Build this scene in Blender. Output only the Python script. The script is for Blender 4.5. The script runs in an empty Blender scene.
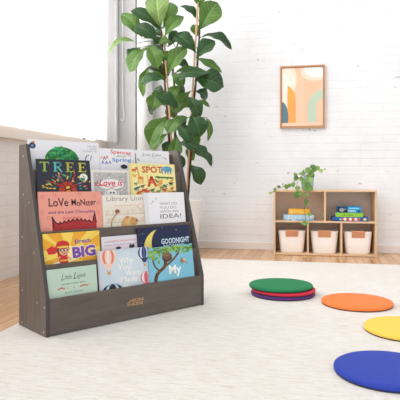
import bpy, bmesh, math, random
from mathutils import Vector, Matrix
random.seed(7)
C = bpy.context.scene.collection
PI = math.pi

# ------------------------------------------------------------------ materials
MATS = {}
def lin(c):
    return tuple(((x / 12.92) if x <= .04045 else ((x + .055) / 1.055) ** 2.4) for x in c)
def rgb(r, g, b): return lin((r / 255, g / 255, b / 255)) + (1,)
def mat(name, col, rough=.6, spec=.4, **kw):
    if name in MATS: return MATS[name]
    m = bpy.data.materials.new(name); m.use_nodes = True
    nt = m.node_tree; b = nt.nodes['Principled BSDF']
    b.inputs['Base Color'].default_value = rgb(*col)
    b.inputs['Roughness'].default_value = rough
    b.inputs['Specular IOR Level'].default_value = spec
    for k, v in kw.items(): b.inputs[k.replace('_', ' ')].default_value = v
    MATS[name] = m
    return m
def N(m, t, **kw):
    n = m.node_tree.nodes.new(t)
    for k, v in kw.items(): setattr(n, k, v)
    return n
def L(m, a, b): m.node_tree.links.new(a, b)
def bs(m): return m.node_tree.nodes['Principled BSDF']
def coords(m, scale=(1, 1, 1), rot=(0, 0, 0), kind='Object'):
    tc = N(m, 'ShaderNodeTexCoord'); mp = N(m, 'ShaderNodeMapping')
    mp.inputs['Scale'].default_value = scale; mp.inputs['Rotation'].default_value = rot
    L(m, tc.outputs[kind], mp.inputs['Vector']); return mp.outputs['Vector']
def ramp(m, fac, stops):
    r = N(m, 'ShaderNodeValToRGB'); L(m, fac, r.inputs['Fac'])
    while len(r.color_ramp.elements) < len(stops): r.color_ramp.elements.new(.5)
    for e, (p, c) in zip(r.color_ramp.elements, stops): e.position = p; e.color = c
    return r.outputs['Color']
def noise(m, vec, scale, detail=3, rough=.5):
    n = N(m, 'ShaderNodeTexNoise'); L(m, vec, n.inputs['Vector'])
    n.inputs['Scale'].default_value = scale; n.inputs['Detail'].default_value = detail
    n.inputs['Roughness'].default_value = rough
    return n.outputs['Fac']
def bump(m, h, strength, dist, prev=None):
    b = N(m, 'ShaderNodeBump'); b.inputs['Strength'].default_value = strength
    b.inputs['Distance'].default_value = dist; L(m, h, b.inputs['Height'])
    if prev: L(m, prev, b.inputs['Normal'])
    return b.outputs['Normal']
def mix(m, fac, a, b, blend='MIX'):
    n = N(m, 'ShaderNodeMix', data_type='RGBA', blend_type=blend)
    for sock, v in ((n.inputs[0], fac), (n.inputs[6], a), (n.inputs[7], b)):
        if hasattr(v, 'is_linked'): L(m, v, sock)
        else: sock.default_value = v
    return n.outputs[2]

def brick_mat(name, axis, col, dirt):
    """white painted brick; axis='x' runs along X, 'y' along Y"""
    m = mat(name, col, .55, .3)
    tc = N(m, 'ShaderNodeTexCoord'); sp = N(m, 'ShaderNodeSeparateXYZ'); cb = N(m, 'ShaderNodeCombineXYZ')
    L(m, tc.outputs['Object'], sp.inputs[0])
    L(m, sp.outputs['X' if axis == 'x' else 'Y'], cb.inputs['X']); L(m, sp.outputs['Z'], cb.inputs['Y'])
    # slight waviness of the courses
    nz = N(m, 'ShaderNodeTexNoise'); nz.inputs['Scale'].default_value = 2.2; L(m, cb.outputs[0], nz.inputs['Vector'])
    vm = N(m, 'ShaderNodeVectorMath', operation='SCALE'); L(m, nz.outputs['Color'], vm.inputs[0]); vm.inputs['Scale'].default_value = .016
    va = N(m, 'ShaderNodeVectorMath', operation='ADD'); L(m, cb.outputs[0], va.inputs[0]); L(m, vm.outputs[0], va.inputs[1])
    bt = N(m, 'ShaderNodeTexBrick'); L(m, va.outputs[0], bt.inputs['Vector'])
    bt.inputs['Scale'].default_value = 1; bt.inputs['Brick Width'].default_value = .43
    bt.inputs['Row Height'].default_value = .075; bt.inputs['Mortar Size'].default_value = .006
    bt.inputs['Mortar Smooth'].default_value = .7
    inv = N(m, 'ShaderNodeMath', operation='SUBTRACT'); inv.inputs[0].default_value = 1; L(m, bt.outputs['Fac'], inv.inputs[1])
    n1 = noise(m, tc.outputs['Object'], 2.6, 5, .65)
    n2 = noise(m, tc.outputs['Object'], 28, 5, .6)
    # mortar relief fades in and out under the thick paint
    vis = ramp(m, n1, [(.36, (.06, .06, .06, 1)), (.66, (1, 1, 1, 1))])
    h = N(m, 'ShaderNodeMath', operation='MULTIPLY'); L(m, inv.outputs[0], h.inputs[0]); L(m, vis, h.inputs[1])
    b1 = bump(m, h.outputs[0], .5, .005)
    b2 = bump(m, n2, .22, .004, b1)
    L(m, b2, bs(m).inputs['Normal'])
    # chips in the paint and grimy blotches
    stretch = N(m, 'ShaderNodeMapping'); stretch.inputs['Scale'].default_value = (5, 5, 9) 
    L(m, tc.outputs['Object'], stretch.inputs[0])
    chip = ramp(m, noise(m, stretch.outputs[0], 2.3, 6, .62), [(.685, (0, 0, 0, 1)), (.715, (1, 1, 1, 1))])
    grime = ramp(m, noise(m, tc.outputs['Object'], 1.7, 4, .65), [(.42, (0, 0, 0, 1)), (.75, (1, 1, 1, 1))])
    c = mix(m, grime, rgb(*col), rgb(*[x * .955 for x in col]))
    c = mix(m, chip, c, rgb(*dirt))
    # a little dust sits in the mortar lines
    mort = N(m, 'ShaderNodeMath', operation='MULTIPLY'); L(m, bt.outputs['Fac'], mort.inputs[0]); L(m, vis, mort.inputs[1])
    m2 = N(m, 'ShaderNodeMath', operation='MULTIPLY'); L(m, mort.outputs[0], m2.inputs[0]); m2.inputs[1].default_value = .3
    c = mix(m, m2.outputs[0], c, rgb(*[x * .86 for x in col]))
    L(m, c, bs(m).inputs['Base Color'])
    return m

def wood_mat(name, c1, c2, rough, scale=(1, 12, 12), sc=3.0, spec=.4, bstr=.1):
    m = mat(name, c1, rough, spec)
    v = coords(m, scale)
    f = noise(m, v, sc, 6, .62)
    L(m, ramp(m, f, [(.32, rgb(*c2)), (.68, rgb(*c1))]), bs(m).inputs['Base Color'])
    L(m, bump(m, f, bstr, .002), bs(m).inputs['Normal'])
    return m

def floor_mat():
    m = mat('oak_floor', (205, 160, 115), .27, .5)
    tc = N(m, 'ShaderNodeTexCoord'); sp = N(m, 'ShaderNodeSeparateXYZ'); cb = N(m, 'ShaderNodeCombineXYZ')
    L(m, tc.outputs['Object'], sp.inputs[0]); L(m, sp.outputs['Y'], cb.inputs['X']); L(m, sp.outputs['X'], cb.inputs['Y'])
    bt = N(m, 'ShaderNodeTexBrick'); L(m, cb.outputs[0], bt.inputs['Vector'])
    bt.inputs['Scale'].default_value = 1; bt.inputs['Brick Width'].default_value = 1.1
    bt.inputs['Row Height'].default_value = .068; bt.inputs['Mortar Size'].default_value = .0014
    bt.inputs['Bias'].default_value = 0
    bt.inputs['Color1'].default_value = rgb(226, 184, 140); bt.inputs['Color2'].default_value = rgb(204, 158, 114)
    bt.inputs['Mortar'].default_value = rgb(120, 84, 54)
    mp = N(m, 'ShaderNodeMapping'); mp.inputs['Scale'].default_value = (22, 1.3, 1); L(m, tc.outputs['Object'], mp.inputs[0])
    g = noise(m, mp.outputs[0], 3, 6, .6)
    gr = ramp(m, g, [(.3, (.80, .76, .72, 1)), (.7, (1.0, 1.0, 1.0, 1))])
    L(m, mix(m, 1.0, bt.outputs['Color'], gr, 'MULTIPLY'), bs(m).inputs['Base Color'])
    L(m, bump(m, g, .08, .001), bs(m).inputs['Normal'])
    return m

def rug_mat():
    m = mat('rug_wool', (236, 230, 224), .95, .1)
    tc = N(m, 'ShaderNodeTexCoord')
    mp = N(m, 'ShaderNodeMapping'); mp.inputs['Scale'].default_value = (6, 34, 1); L(m, tc.outputs['Object'], mp.inputs[0])
    streak = noise(m, mp.outputs[0], 2.0, 6, .72)
    fleck = ramp(m, streak, [(.26, rgb(206, 186, 164)), (.38, rgb(226, 216, 205)), (.52, rgb(235, 229, 223)), (.8, rgb(240, 236, 232))])
    big = ramp(m, noise(m, tc.outputs['Object'], 1.6, 3, .6), [(.3, (.96, .95, .935, 1)), (.7, (1, 1, 1, 1))])
    mp3 = N(m, 'ShaderNodeMapping'); mp3.inputs['Scale'].default_value = (38, 62, 1); L(m, tc.outputs['Object'], mp3.inputs[0])
    fine = ramp(m, noise(m, mp3.outputs[0], 1.0, 5, .75), [(.30, (.91, .87, .82, 1)), (.46, (1, 1, 1, 1))])
    L(m, mix(m, 1.0, mix(m, 1.0, fleck, big, 'MULTIPLY'), fine, 'MULTIPLY'), bs(m).inputs['Base Color'])
    w = N(m, 'ShaderNodeTexWave', wave_type='BANDS', bands_direction='Y'); L(m, tc.outputs['Object'], w.inputs['Vector'])
    w.inputs['Scale'].default_value = 26; w.inputs['Distortion'].default_value = 2.2; w.inputs['Detail'].default_value = 2
    w.inputs['Detail Scale'].default_value = 1.6
    b1 = bump(m, w.outputs['Fac'], .42, .006)
    mp2 = N(m, 'ShaderNodeMapping'); mp2.inputs['Scale'].default_value = (34, 60, 34); L(m, tc.outputs['Object'], mp2.inputs[0])
    b2 = bump(m, noise(m, mp2.outputs[0], 1.6, 4, .7), .6, .006, b1)
    L(m, b2, bs(m).inputs['Normal'])
    return m

def leaf_mat(name, c, vein, rough=.42):
    m = mat(name, c, rough, .45)
    tc = N(m, 'ShaderNodeTexCoord'); sp = N(m, 'ShaderNodeSeparateXYZ'); L(m, tc.outputs['UV'], sp.inputs[0])
    ab = N(m, 'ShaderNodeMath', operation='ABSOLUTE'); L(m, sp.outputs['Y'], ab.inputs[0])
    mid = ramp(m, ab.outputs[0], [(.03, (1, 1, 1, 1)), (.075, (0, 0, 0, 1))])
    # side veins sweep forward from the midrib
    a = N(m, 'ShaderNodeMath', operation='MULTIPLY'); L(m, sp.outputs['X'], a.inputs[0]); a.inputs[1].default_value = 7
    b = N(m, 'ShaderNodeMath', operation='MULTIPLY_ADD'); L(m, ab.outputs[0], b.inputs[0]); b.inputs[1].default_value = -2.2; L(m, a.outputs[0], b.inputs[2])
    fr = N(m, 'ShaderNodeMath', operation='FRACT'); L(m, b.outputs[0], fr.inputs[0])
    pp = N(m, 'ShaderNodeMath', operation='PINGPONG'); L(m, b.outputs[0], pp.inputs[0]); pp.inputs[1].default_value = .5
    side = ramp(m, pp.outputs[0], [(.03, (.6, .6, .6, 1)), (.11, (0, 0, 0, 1))])
    mx = N(m, 'ShaderNodeMath', operation='MAXIMUM'); L(m, mid, mx.inputs[0]); L(m, side, mx.inputs[1])
    oi = noise(m, tc.outputs['Object'], 6, 3)
    base = ramp(m, oi, [(.3, rgb(*[x * .82 for x in c])), (.7, rgb(*[min(255, x * 1.12) for x in c]))])
    L(m, mix(m, mx.outputs[0], base, rgb(*vein)), bs(m).inputs['Base Color'])
    L(m, bump(m, mx.outputs[0], .5, .004), bs(m).inputs['Normal'])
    bs(m).inputs['Transmission Weight'].default_value = 0
    # thin leaf: some light comes through
    tr = N(m, 'ShaderNodeBsdfTranslucent'); tr.inputs['Color'].default_value = rgb(*[min(255, x * 1.3) for x in c])
    ms = N(m, 'ShaderNodeMixShader'); ms.inputs[0].default_value = .12
    out = m.node_tree.nodes['Material Output']
    L(m, bs(m).outputs[0], ms.inputs[1]); L(m, tr.outputs[0], ms.inputs[2]); L(m, ms.outputs[0], out.inputs['Surface'])
    return m

def flat(c, rough=.45):
    """printed ink on a book cover"""
    return mat('ink_%d_%d_%d' % tuple(c), c, rough, .35)

# ------------------------------------------------------------------ mesh helpers
def obj(name, bm, m, parent=None, smooth=False, bevel=0, label=None):
    me = bpy.data.meshes.new(name); bm.normal_update(); bm.to_mesh(me); bm.free()
    o = bpy.data.objects.new(name, me); C.objects.link(o)
    ms = m if isinstance(m, list) else [m]
    for x in ms: me.materials.append(x)
    if smooth:
        for p in me.polygons: p.use_smooth = True
    if bevel:
        md = o.modifiers.new('bevel', 'BEVEL'); md.width = bevel; md.segments = 2; md.limit_method = 'ANGLE'; md.angle_limit = .7
    if parent: o.parent = parent
    if label: o['label'] = label
    return o
def thing(name, label, cat, loc=(0, 0, 0), rz=0, group=None):
    o = bpy.data.objects.new(name, None); C.objects.link(o); o.location = loc; o.rotation_euler = (0, 0, rz)
    o.empty_display_size = .05
    o['label'] = label; o['category'] = cat
    if group: o['group'] = group
    return o
def tag(o, label, cat, group=None):
    o['label'] = label; o['category'] = cat
    if group: o['group'] = group
    return o
def struct(name, bm, m, **kw):
    o = obj(name, bm, m, **kw); o['kind'] = 'structure'; return o
def box(bm, x0, x1, y0, y1, z0, z1, M=None, mi=0):
    vs = [Vector((x, y, z)) for z in (z0, z1) for y in (y0, y1) for x in (x0, x1)]
    if M: vs = [M @ v for v in vs]
    v = [bm.verts.new(p) for p in vs]
    for q in ((0, 2, 3, 1), (4, 5, 7, 6), (0, 1, 5, 4), (2, 6, 7, 3), (0, 4, 6, 2), (1, 3, 7, 5)):
        bm.faces.new([v[i] for i in q]).material_index = mi
    return bm
def nb(): return bmesh.new()
def lathe(bm, prof, seg=40, mi=0, cap0=True, cap1=True, sq=0):
    rings = []
    for r, z in prof:
        ring = []
        for i in range(seg):
            a = 2 * PI * i / seg
            ring.append(bm.verts.new((r * math.cos(a), r * math.sin(a), z)))
        rings.append(ring)
    for a, b in zip(rings, rings[1:]):
        for i in range(seg):
            bm.faces.new((a[i], a[(i + 1) % seg], b[(i + 1) % seg], b[i])).material_index = mi
    if cap0: bm.faces.new(rings[0][::-1]).material_index = mi
    if cap1: bm.faces.new(rings[-1]).material_index = mi
    return bm
def tube(bm, pts, rads, seg=8, mi=0):
    pts = [Vector(p) for p in pts]; rings = []
    if not isinstance(rads, (list, tuple)): rads = [rads] * len(pts)
    up = Vector((0, 0, 1))
    for i, p in enumerate(pts):
        d = (pts[min(i + 1, len(pts) - 1)] - pts[max(i - 1, 0)]).normalized()
        a = d.orthogonal().normalized() if i == 0 else (pa - d * pa.dot(d)).normalized()
        pa = a; b = d.cross(a)
        rings.append([bm.verts.new(p + (a * math.cos(2 * PI * k / seg) + b * math.sin(2 * PI * k / seg)) * rads[i]) for k in range(seg)])
    for a, b in zip(rings, rings[1:]):
        for k in range(seg): bm.faces.new((a[k], a[(k + 1) % seg], b[(k + 1) % seg], b[k])).material_index = mi
    bm.faces.new(rings[0][::-1]).material_index = mi; bm.faces.new(rings[-1]).material_index = mi
    return bm
def smooth_path(pts, n=6):
    """Catmull-Rom through the points"""
    P = [Vector(p) for p in pts]; P = [P[0] * 2 - P[1]] + P + [P[-1] * 2 - P[-2]]; out = []
    for i in range(1, len(P) - 2):
        for k in range(n):
            t = k / n; a, b, c, d = P[i - 1:i + 3]
            out.append(.5 * ((2 * b) + (c - a) * t + (2 * a - 5 * b + 4 * c - d) * t * t + (3 * b - a - 3 * c + d) * t ** 3))
    out.append(P[-2]); return out

# ------------------------------------------------------------------ the room
WX, WY = -2.12, 5.36
white_brick = brick_mat('white_painted_brick', 'x', (238, 238, 240), (176, 172, 168))
side_brick = brick_mat('white_painted_brick_side', 'y', (236, 228, 222), (186, 172, 160))
paint = mat('white_paint', (240, 240, 240), .5)
pier_shade_paint = mat('shaded_pier_paint', (196, 194, 194), .5)

bm = nb(); box(bm, WX - .3, 4.2, -2.2, WY + .3, -.1, 0); struct('floor', bm, floor_mat())
bm = nb(); box(bm, WX - .3, 4.2, WY, WY + .3, 0, 3.3); struct('wall_back', bm, white_brick)
bm = nb()   # window wall, with the opening left out
W0, W1, WZ0, WZ1 = 1.5, 4.98, .985, 3.0
box(bm, WX - .3, WX, -2.2, WY, 0, WZ0); box(bm, WX - .3, WX, -2.2, WY, WZ1, 3.3)
box(bm, WX - .3, WX, -2.2, W0, WZ0, WZ1); box(bm, WX - .3, WX, W1, WY, WZ0, WZ1)
struct('wall_left', bm, side_brick)
bm = nb(); box(bm, WX, 4.2, WY - .018, WY, 0, .075); struct('baseboard_back', bm, mat('baseboard_paint', (232, 226, 222), .5), bevel=.004)
# corner pier; the shade on it is put into its grey colour
bm = nb(); box(bm, WX, -1.80, WY - .075, WY, 0, 3.3); struct('trim_1', bm, pier_shade_paint, bevel=.006)
# window
win = bpy.data.objects.new('window_1', None); C.objects.link(win); win['kind'] = 'structure'
bm = nb(); fx0, fx1 = WX - .16, WX - .10
for y in (W0, W1): box(bm, fx0, fx1, y - (.05 if y == W1 else 0), y + (.05 if y == W0 else 0), WZ0 + .06, WZ1)
box(bm, fx0, fx1, W0, W1, WZ0 + .06, WZ0 + .12); box(bm, fx0, fx1, W0, W1, WZ1 - .06, WZ1)
for y in (2.35, 3.2, 3.82, 4.42): box(bm, fx0 + .01, fx1 - .01, y - .018, y + .018, WZ0 + .12, WZ1 - .06)
for z in (1.52, 2.08, 2.64): box(bm, fx0 + .012, fx1 - .012, W0 + .05, W1 - .05, z - .016, z + .016)
obj('window_frame', bm, paint, win)
glass = mat('window_glass', (250, 252, 255), .0, .5)
g = glass.node_tree; tb = g.nodes.new('ShaderNodeBsdfTransparent'); gb = g.nodes.new('ShaderNodeBsdfGlossy'); gb.inputs['Roughness'].default_value = .02
mx = g.nodes.new('ShaderNodeMixShader'); mx.inputs[0].default_value = .06
g.links.new(tb.outputs[0], mx.inputs[1]); g.links.new(gb.outputs[0], mx.inputs[2]); g.links.new(mx.outputs[0], g.nodes['Material Output'].inputs['Surface'])
bm = nb(); box(bm, fx0 + .028, fx0 + .032, W0 + .04, W1 - .04, WZ0 + .1, WZ1 - .04); obj('window_pane', bm, glass, win)
bm = nb(); box(bm, WX - .29, WX + .05, W0 - .05, W1 + .03, WZ0, WZ0 + .085); obj('window_sill', bm, mat('sill_paint', (226, 214, 204), .5), win, bevel=.005)
# sheer curtain, softly pleated
cm = bpy.data.materials.new('sheer_curtain'); cm.use_nodes = True; MATS['sheer'] = cm
nt = cm.node_tree; nt.nodes.remove(nt.nodes['Principled BSDF'])
df = nt.nodes.new('ShaderNodeBsdfDiffuse'); df.inputs[0].default_value = rgb(250, 250, 252)
tl = nt.nodes.new('ShaderNodeBsdfTranslucent'); tl.inputs[0].default_value = rgb(244, 245, 248)
tp = nt.nodes.new('ShaderNodeBsdfTransparent')
m1 = nt.nodes.new('ShaderNodeMixShader'); m1.inputs[0].default_value = .6
m2 = nt.nodes.new('ShaderNodeMixShader'); m2.inputs[0].default_value = .3
nt.links.new(df.outputs[0], m1.inputs[1]); nt.links.new(tl.outputs[0], m1.inputs[2])
nt.links.new(m1.outputs[0], m2.inputs[1]); nt.links.new(tp.outputs[0], m2.inputs[2]); nt.links.new(m2.outputs[0], nt.nodes['Material Output'].inputs['Surface'])
bm = nb(); cols = []; n = 260
for i in range(n + 1):
    y = 1.35 + (5.27 - 1.35) * i / n
    dx = .012 * math.sin(y * 21) + .005 * math.sin(y * 47 + 1)
    cols.append([bm.verts.new((WX + .125 + dx * (.5 + .5 * (3.12 - z) / 2), y, z)) for z in (1.0712, 1.5, 2.2, 3.12)])
for a, b in zip(cols, cols[1:]):
    for k in range(3): bm.faces.new((a[k], b[k], b[k + 1], a[k + 1]))
cur = obj('curtain_cloth', bm, cm, None, smooth=True)
ct = thing('sheer_curtain', 'long white sheer curtain hanging over the bright window on the left', 'curtain', (0, 0, 0))
cur.name = 'curtain_panel'; cur.parent = ct
bm = nb(); tube(bm, [(WX + .125, 1.2, 3.13), (WX + .125, 5.3, 3.13)], .014, 12); obj('curtain_rod', bm, paint, ct, smooth=True)
bm = nb(); box(bm, WX + .112, WX + .132, 5.225, 5.275, 1.085, 3.12); obj('side_hem', bm, mat('hem_cloth', (246, 248, 252), .9), ct)
# blind cord loop hanging beside the curtain
bm = nb()
pts = [(-1.93, WY - .10, 3.1), (-1.931, WY - .10, 2.2), (-1.928, WY - .10, 1.5), (-1.915, WY - .10, 1.36), (-1.93, WY - .10, 1.30), (-1.955, WY - .10, 1.32)]
tube(bm, smooth_path(pts, 6), .0042, 6)
tag(obj('blind_cord', bm, mat('cord', (244, 243, 238), .7), smooth=True), 'thin white blind cord hanging down the shaded corner pier', 'cord')
# round pipe in the corner
bm = nb(); lathe(bm, [(.078, 0), (.078, 3.3)], 36); o = struct('trim_2', bm, paint, smooth=True); o.location = (-1.69, 5.25, 0)

# ------------------------------------------------------------------ rug
RZ = .012
bm = nb(); box(bm, -1.4, 2.6, -.9, 4.585, 0, RZ)
rug = obj('area_rug', bm, rug_mat(), bevel=.005); tag(rug, 'large cream woven wool rug with tan flecks covering the wood floor', 'rug')

# ------------------------------------------------------------------ display bookshelf
ANG = math.radians(53.65)
SH = (-1.147, 2.1646, RZ)
SW = .928
grey_wood = wood_mat('grey_stained_birch', (108, 98, 90), (92, 83, 76), .5, (1.2, 10, 10), 3.5, .35, .08)
grey_side = wood_mat('grey_stained_side', (122, 112, 104), (106, 97, 90), .45, (10, 10, 1.2), 3.5, .35, .08)
grey_edge = mat('dark_ply_edge', (72, 69, 68), .5)
shelf = thing('book_display_stand', 'grey stained wooden display stand with five tiers of face-out picture books', 'bookcase', SH, ANG)
D = .286
def side_profile(): return [(0, 0), (0, .166), (.205, .846), (.214, .857), (D - .008, .857), (D, .85), (D, 0)]
TH = .018
for x0 in (0, SW - TH):
    bm = nb(); pr = side_profile()
    a = [bm.verts.new((x0, y, z)) for y, z in pr]; b = [bm.verts.new((x0 + TH, y, z)) for y, z in pr]
    f = bm.faces.new(a); f.material_index = 0; f = bm.faces.new(b[::-1]); f.material_index = 0
    for i in range(len(pr)):
        j = (i + 1) % len(pr); f = bm.faces.new((a[i], b[i], b[j], a[j])); f.material_index = 1
    bmesh.ops.recalc_face_normals(bm, faces=bm.faces)
    sp = obj('side_panel', bm, [grey_side, grey_edge], shelf, bevel=.002)
    # screws of the outer face
    xs = x0 if x0 == 0 else x0 + TH
    s = -1 if x0 == 0 else 1
    for (y, z) in ((.012, .13), (.022, .02), (.245, .02), (.245, .17), (.085, .14), (.245, .42), (.12, .36), (.235, .62), (.17, .585), (.235, .80)):
        bm = nb(); lathe(bm, [(.0052, 0), (.0052, .0012), (.0038, .0024)], 12)
        k = obj('screw', bm, mat('screw_metal', (196, 190, 180), .35, .5, Metallic=.8), sp, smooth=False)
        k.location = (xs + s * .0002, y, z); k.rotation_euler = (0, s * PI / 2, 0)
lipz = [.164, .309, .454, .600, .735]           # tops of the tier lips, above the stand's foot
def SY(h): return (h - .162) * .304 + .004
FR = math.radians(4)
def tilted(y, z, t):   # frame: local x along the stand, local z up the tilted plane
    return Matrix.Translation((0, y, z)) @ Matrix.Rotation(-t, 4, 'X')
# base front and stepped boards
bm = nb(); box(bm, TH, SW - TH, .003, .017, .004, lipz[0]); obj('front_panel', bm, grey_wood, shelf, bevel=.0015)
for k in range(1, 5):
    bm = nb(); hb = lipz[k] - (lipz[k - 1] - .065)
    box(bm, TH, SW - TH, 0, .010, -hb, 0, tilted(SY(lipz[k]), lipz[k], FR)); obj('tier_board', bm, grey_wood, shelf, bevel=.0015)
for k in range(5):
    bm = nb(); y0 = SY(lipz[k]) + (.0135 if k == 0 else .006); z0 = lipz[k] - .067
    y1 = SY(lipz[k]) + .030 if k < 4 else .240
    box(bm, TH, SW - TH, y0, y1, z0 - .009, z0); obj('tier_shelf', bm, grey_wood, shelf)
bm = nb(); box(bm, TH, SW - TH, D - .022, D - .010, .004, .835); obj('back_panel', bm, grey_wood, shelf)
bm = nb(); box(bm, TH, SW - TH, .02, D - .022, .004, .016); obj('bottom_board', bm, grey_wood, shelf)

# text meshes
def text_faces(s, size=1, bold=0, shear=0, space=1):
    cu = bpy.data.curves.new('t', 'FONT'); cu.body = s; cu.size = size; cu.offset = bold; cu.shear = shear
    cu.space_character = space; cu.resolution_u = 2; cu.align_x = 'LEFT'
    ob = bpy.data.objects.new('t', cu); C.objects.link(ob)
    dg = bpy.context.evaluated_depsgraph_get(); me = bpy.data.meshes.new_from_object(ob.evaluated_get(dg))
    V = [v.co.xy.copy() for v in me.vertices]; Fc = [tuple(p.vertices) for p in me.polygons]
    bpy.data.objects.remove(ob); bpy.data.curves.remove(cu); bpy.data.meshes.remove(me)
    return V, Fc

class Art:
    """prints shapes on a face: u to the right 0..1, v down from the top, both in face widths; built in real millimetres"""
    def __init__(self, bm, M, w, h, mats, e=.00001):
        self.bm, self.M, self.w, self.h, self.mats, self.e, self.z = bm, M, w, h, mats, e, 10; self.r = 1
    def mi(self, c):
        m = flat(c)
        if m not in self.mats: self.mats.append(m)
        return self.mats.index(m)
    def P(self, u, v): return self.M @ Vector((u * self.w, -self.e * self.z, self.h - v * self.w * self.r))
    def clipv(self, pts):
        vm = self.h / (self.w * self.r)
        return [(min(1, max(0, u)), min(vm, max(0, v))) for u, v in pts]
    def poly(self, pts, c):
        vs = [self.bm.verts.new(self.P(u, v)) for u, v in self.clipv(pts)]
        f = self.bm.faces.new(vs); f.material_index = self.mi(c)
        f.normal_update(); nrm = self.M.to_3x3() @ Vector((0, -1, 0))
        if f.normal.dot(nrm) < 0: f.normal_flip()
        self.z += 1
    def ell(self, u, v, ru, rv, c, n=22, rot=0, a0=0, a1=2 * PI):
        pts = []
        for i in range(n):
            a = a0 + (a1 - a0) * i / (n - (0 if a1 - a0 > 6.2 else 1)); x, y = ru * math.cos(a), rv * math.sin(a)
            pts.append((u + x * math.cos(rot) - y * math.sin(rot), v + x * math.sin(rot) + y * math.cos(rot)))
        self.poly(pts, c)
    def rect(self, u0, v0, u1, v1, c): self.poly([(u0, v0), (u1, v0), (u1, v1), (u0, v1)], c)
    def line(self, pts, t, c):
        mi = self.mi(c); self.z += 1
        for (a, b), (x, y) in zip(pts, pts[1:]):
            d = math.hypot(x - a, y - b) or 1e-6; nx, ny = -(y - b) / d * t / 2, (x - a) / d * t / 2
            ex, ey = (x - a) / d * t * .3, (y - b) / d * t * .3
            q = self.clipv([(a - ex + nx, b - ey + ny), (x + ex + nx, y + ey + ny), (x + ex - nx, y + ey - ny), (a - ex - nx, b - ey - ny)])
            f = self.bm.faces.new([self.bm.verts.new(self.P(*p)) for p in q]); f.material_index = mi
            f.normal_update()
            if f.normal.dot(self.M.to_3x3() @ Vector((0, -1, 0))) < 0: f.normal_flip()
    def curve(self, pts, t, c, n=6):
        p = smooth_path([(a, b, 0) for a, b in pts], n); self.line([(q.x, q.y) for q in p], t, c)
    def text(self, s, u, v, size, c, bold=0, shear=0, width=None, wob=None, rot=0):
        """baseline at v; width = wanted total width in u"""
        V, Fc = text_faces(s, 1, bold, shear); x1 = max(p.x for p in V); x0 = min(p.x for p in V)
        sx = size if width is None else width / (x1 - x0); mi = self.mi(c); self.z += 1
        cr, sr = math.cos(rot), math.sin(rot); vs = []
        for p in V:
            x = (p.x - x0) * sx; y = p.y * size
            if wob: y += wob * math.sin(x * 40)
            x, y = x * cr - y * sr, x * sr + y * cr
            q = self.clipv([(u + x, v - y)])[0]; vs.append(self.bm.verts.new(self.P(*q)))
        for f in Fc:
            try:
                g = self.bm.faces.new([vs[i] for i in f]); g.material_index = mi; g.normal_update()
                if g.normal.dot(self.M.to_3x3() @ Vector((0, -1, 0))) < 0: g.normal_flip()
            except ValueError: pass
    def serif(self, s, u, v, cw, ch, cols, gap=.25, t=.16):
        """tall book-face capitals with slab serifs: T R E"""
        for i, ch_ in enumerate(s):
            c = cols[i % len(cols)]; x = u + i * cw * (1 + gap); W, Hh = cw, ch; th = t * cw * 1.5; tn = t * cw * .6
            def R(a, b, c2, d): self.rect(x + a * W, v + b * Hh, x + c2 * W, v + d * Hh, c)
            if ch_ == 'T':
                R(.38, 0, .62, 1); R(0, 0, 1, .09); R(0, 0, .07, .26); R(.93, 0, 1, .26); R(.24, .94, .76, 1)
            if ch_ == 'E':
                R(.12, 0, .38, 1); R(0, 0, .9, .08); R(0, .92, .95, 1); R(.38, .46, .72, .53); R(.66, .36, .72, .64); R(.84, 0, .9, .26); R(.89, .72, .95, 1)
            if ch_ == 'R':
                R(.12, 0, .36, 1); R(0, 0, .6, .07); R(0, .94, .5, 1); R(.36, .47, .62, .54)
                self.curve([(x + .55 * W, v + .035 * Hh), (x + .82 * W, v + .13 * Hh), (x + .84 * W, v + .36 * Hh), (x + .56 * W, v + .5 * Hh)], .2 * W, c, 4)
                self.line([(x + .52 * W, v + .52 * Hh), (x + .92 * W, v + .97 * Hh)], .2 * W, c); R(.8, .94, 1.08, 1)

page = mat('paper_pages', (238, 234, 224), .8, .2)
BT = math.radians(7)
def book(name_label, tier, lay, s0, s1, htop, cover, draw, th=.0065, roll=0, lift=0, asp=1):
    """a picture book standing in a tier, leaning back"""
    w = s1 - s0; zb = lipz[tier] - .0665 + lift
    zt = htop
    # back of the cover leans on the top edge of the board behind
    ytop = (SY(lipz[tier + 1]) if tier < 4 else .232) - .0015 - lay * .0085; zref = lipz[tier + 1] if tier < 4 else .80
    y0 = ytop - (zref - zb) * math.tan(BT)
    h = (zt - zb) / math.cos(BT)
    t = thing('picture_book', name_label, 'book', (0, 0, 0), 0, 'picture books on the display stand')
    # the book is a top-level thing: place it in the room
    W = Matrix.Translation(SH) @ Matrix.Rotation(ANG, 4, 'Z') @ Matrix.Translation((s0, y0, zb)) @ Matrix.Rotation(-BT, 4, 'X')
    t.matrix_world = W
    M = Matrix.Translation((0, -th, 0)) @ Matrix.Rotation(-roll, 4, 'Y')
    mats = [flat(cover)]
    bm = nb(); b = .0009
    box(bm, 0, w, 0, b, 0, h, M); box(bm, 0, w, th - b, th, 0, h, M); box(bm, 0, b, b, th - b, 0, h, M)
    ar = Art(bm, M, w, h, mats); ar.r = asp; draw(ar)
    obj('cover', bm, mats, t)
    bm = nb(); box(bm, b, w - .003, b, th - b, .003, h - .003, M); obj('page_block', bm, page, t)
    return t

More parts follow.
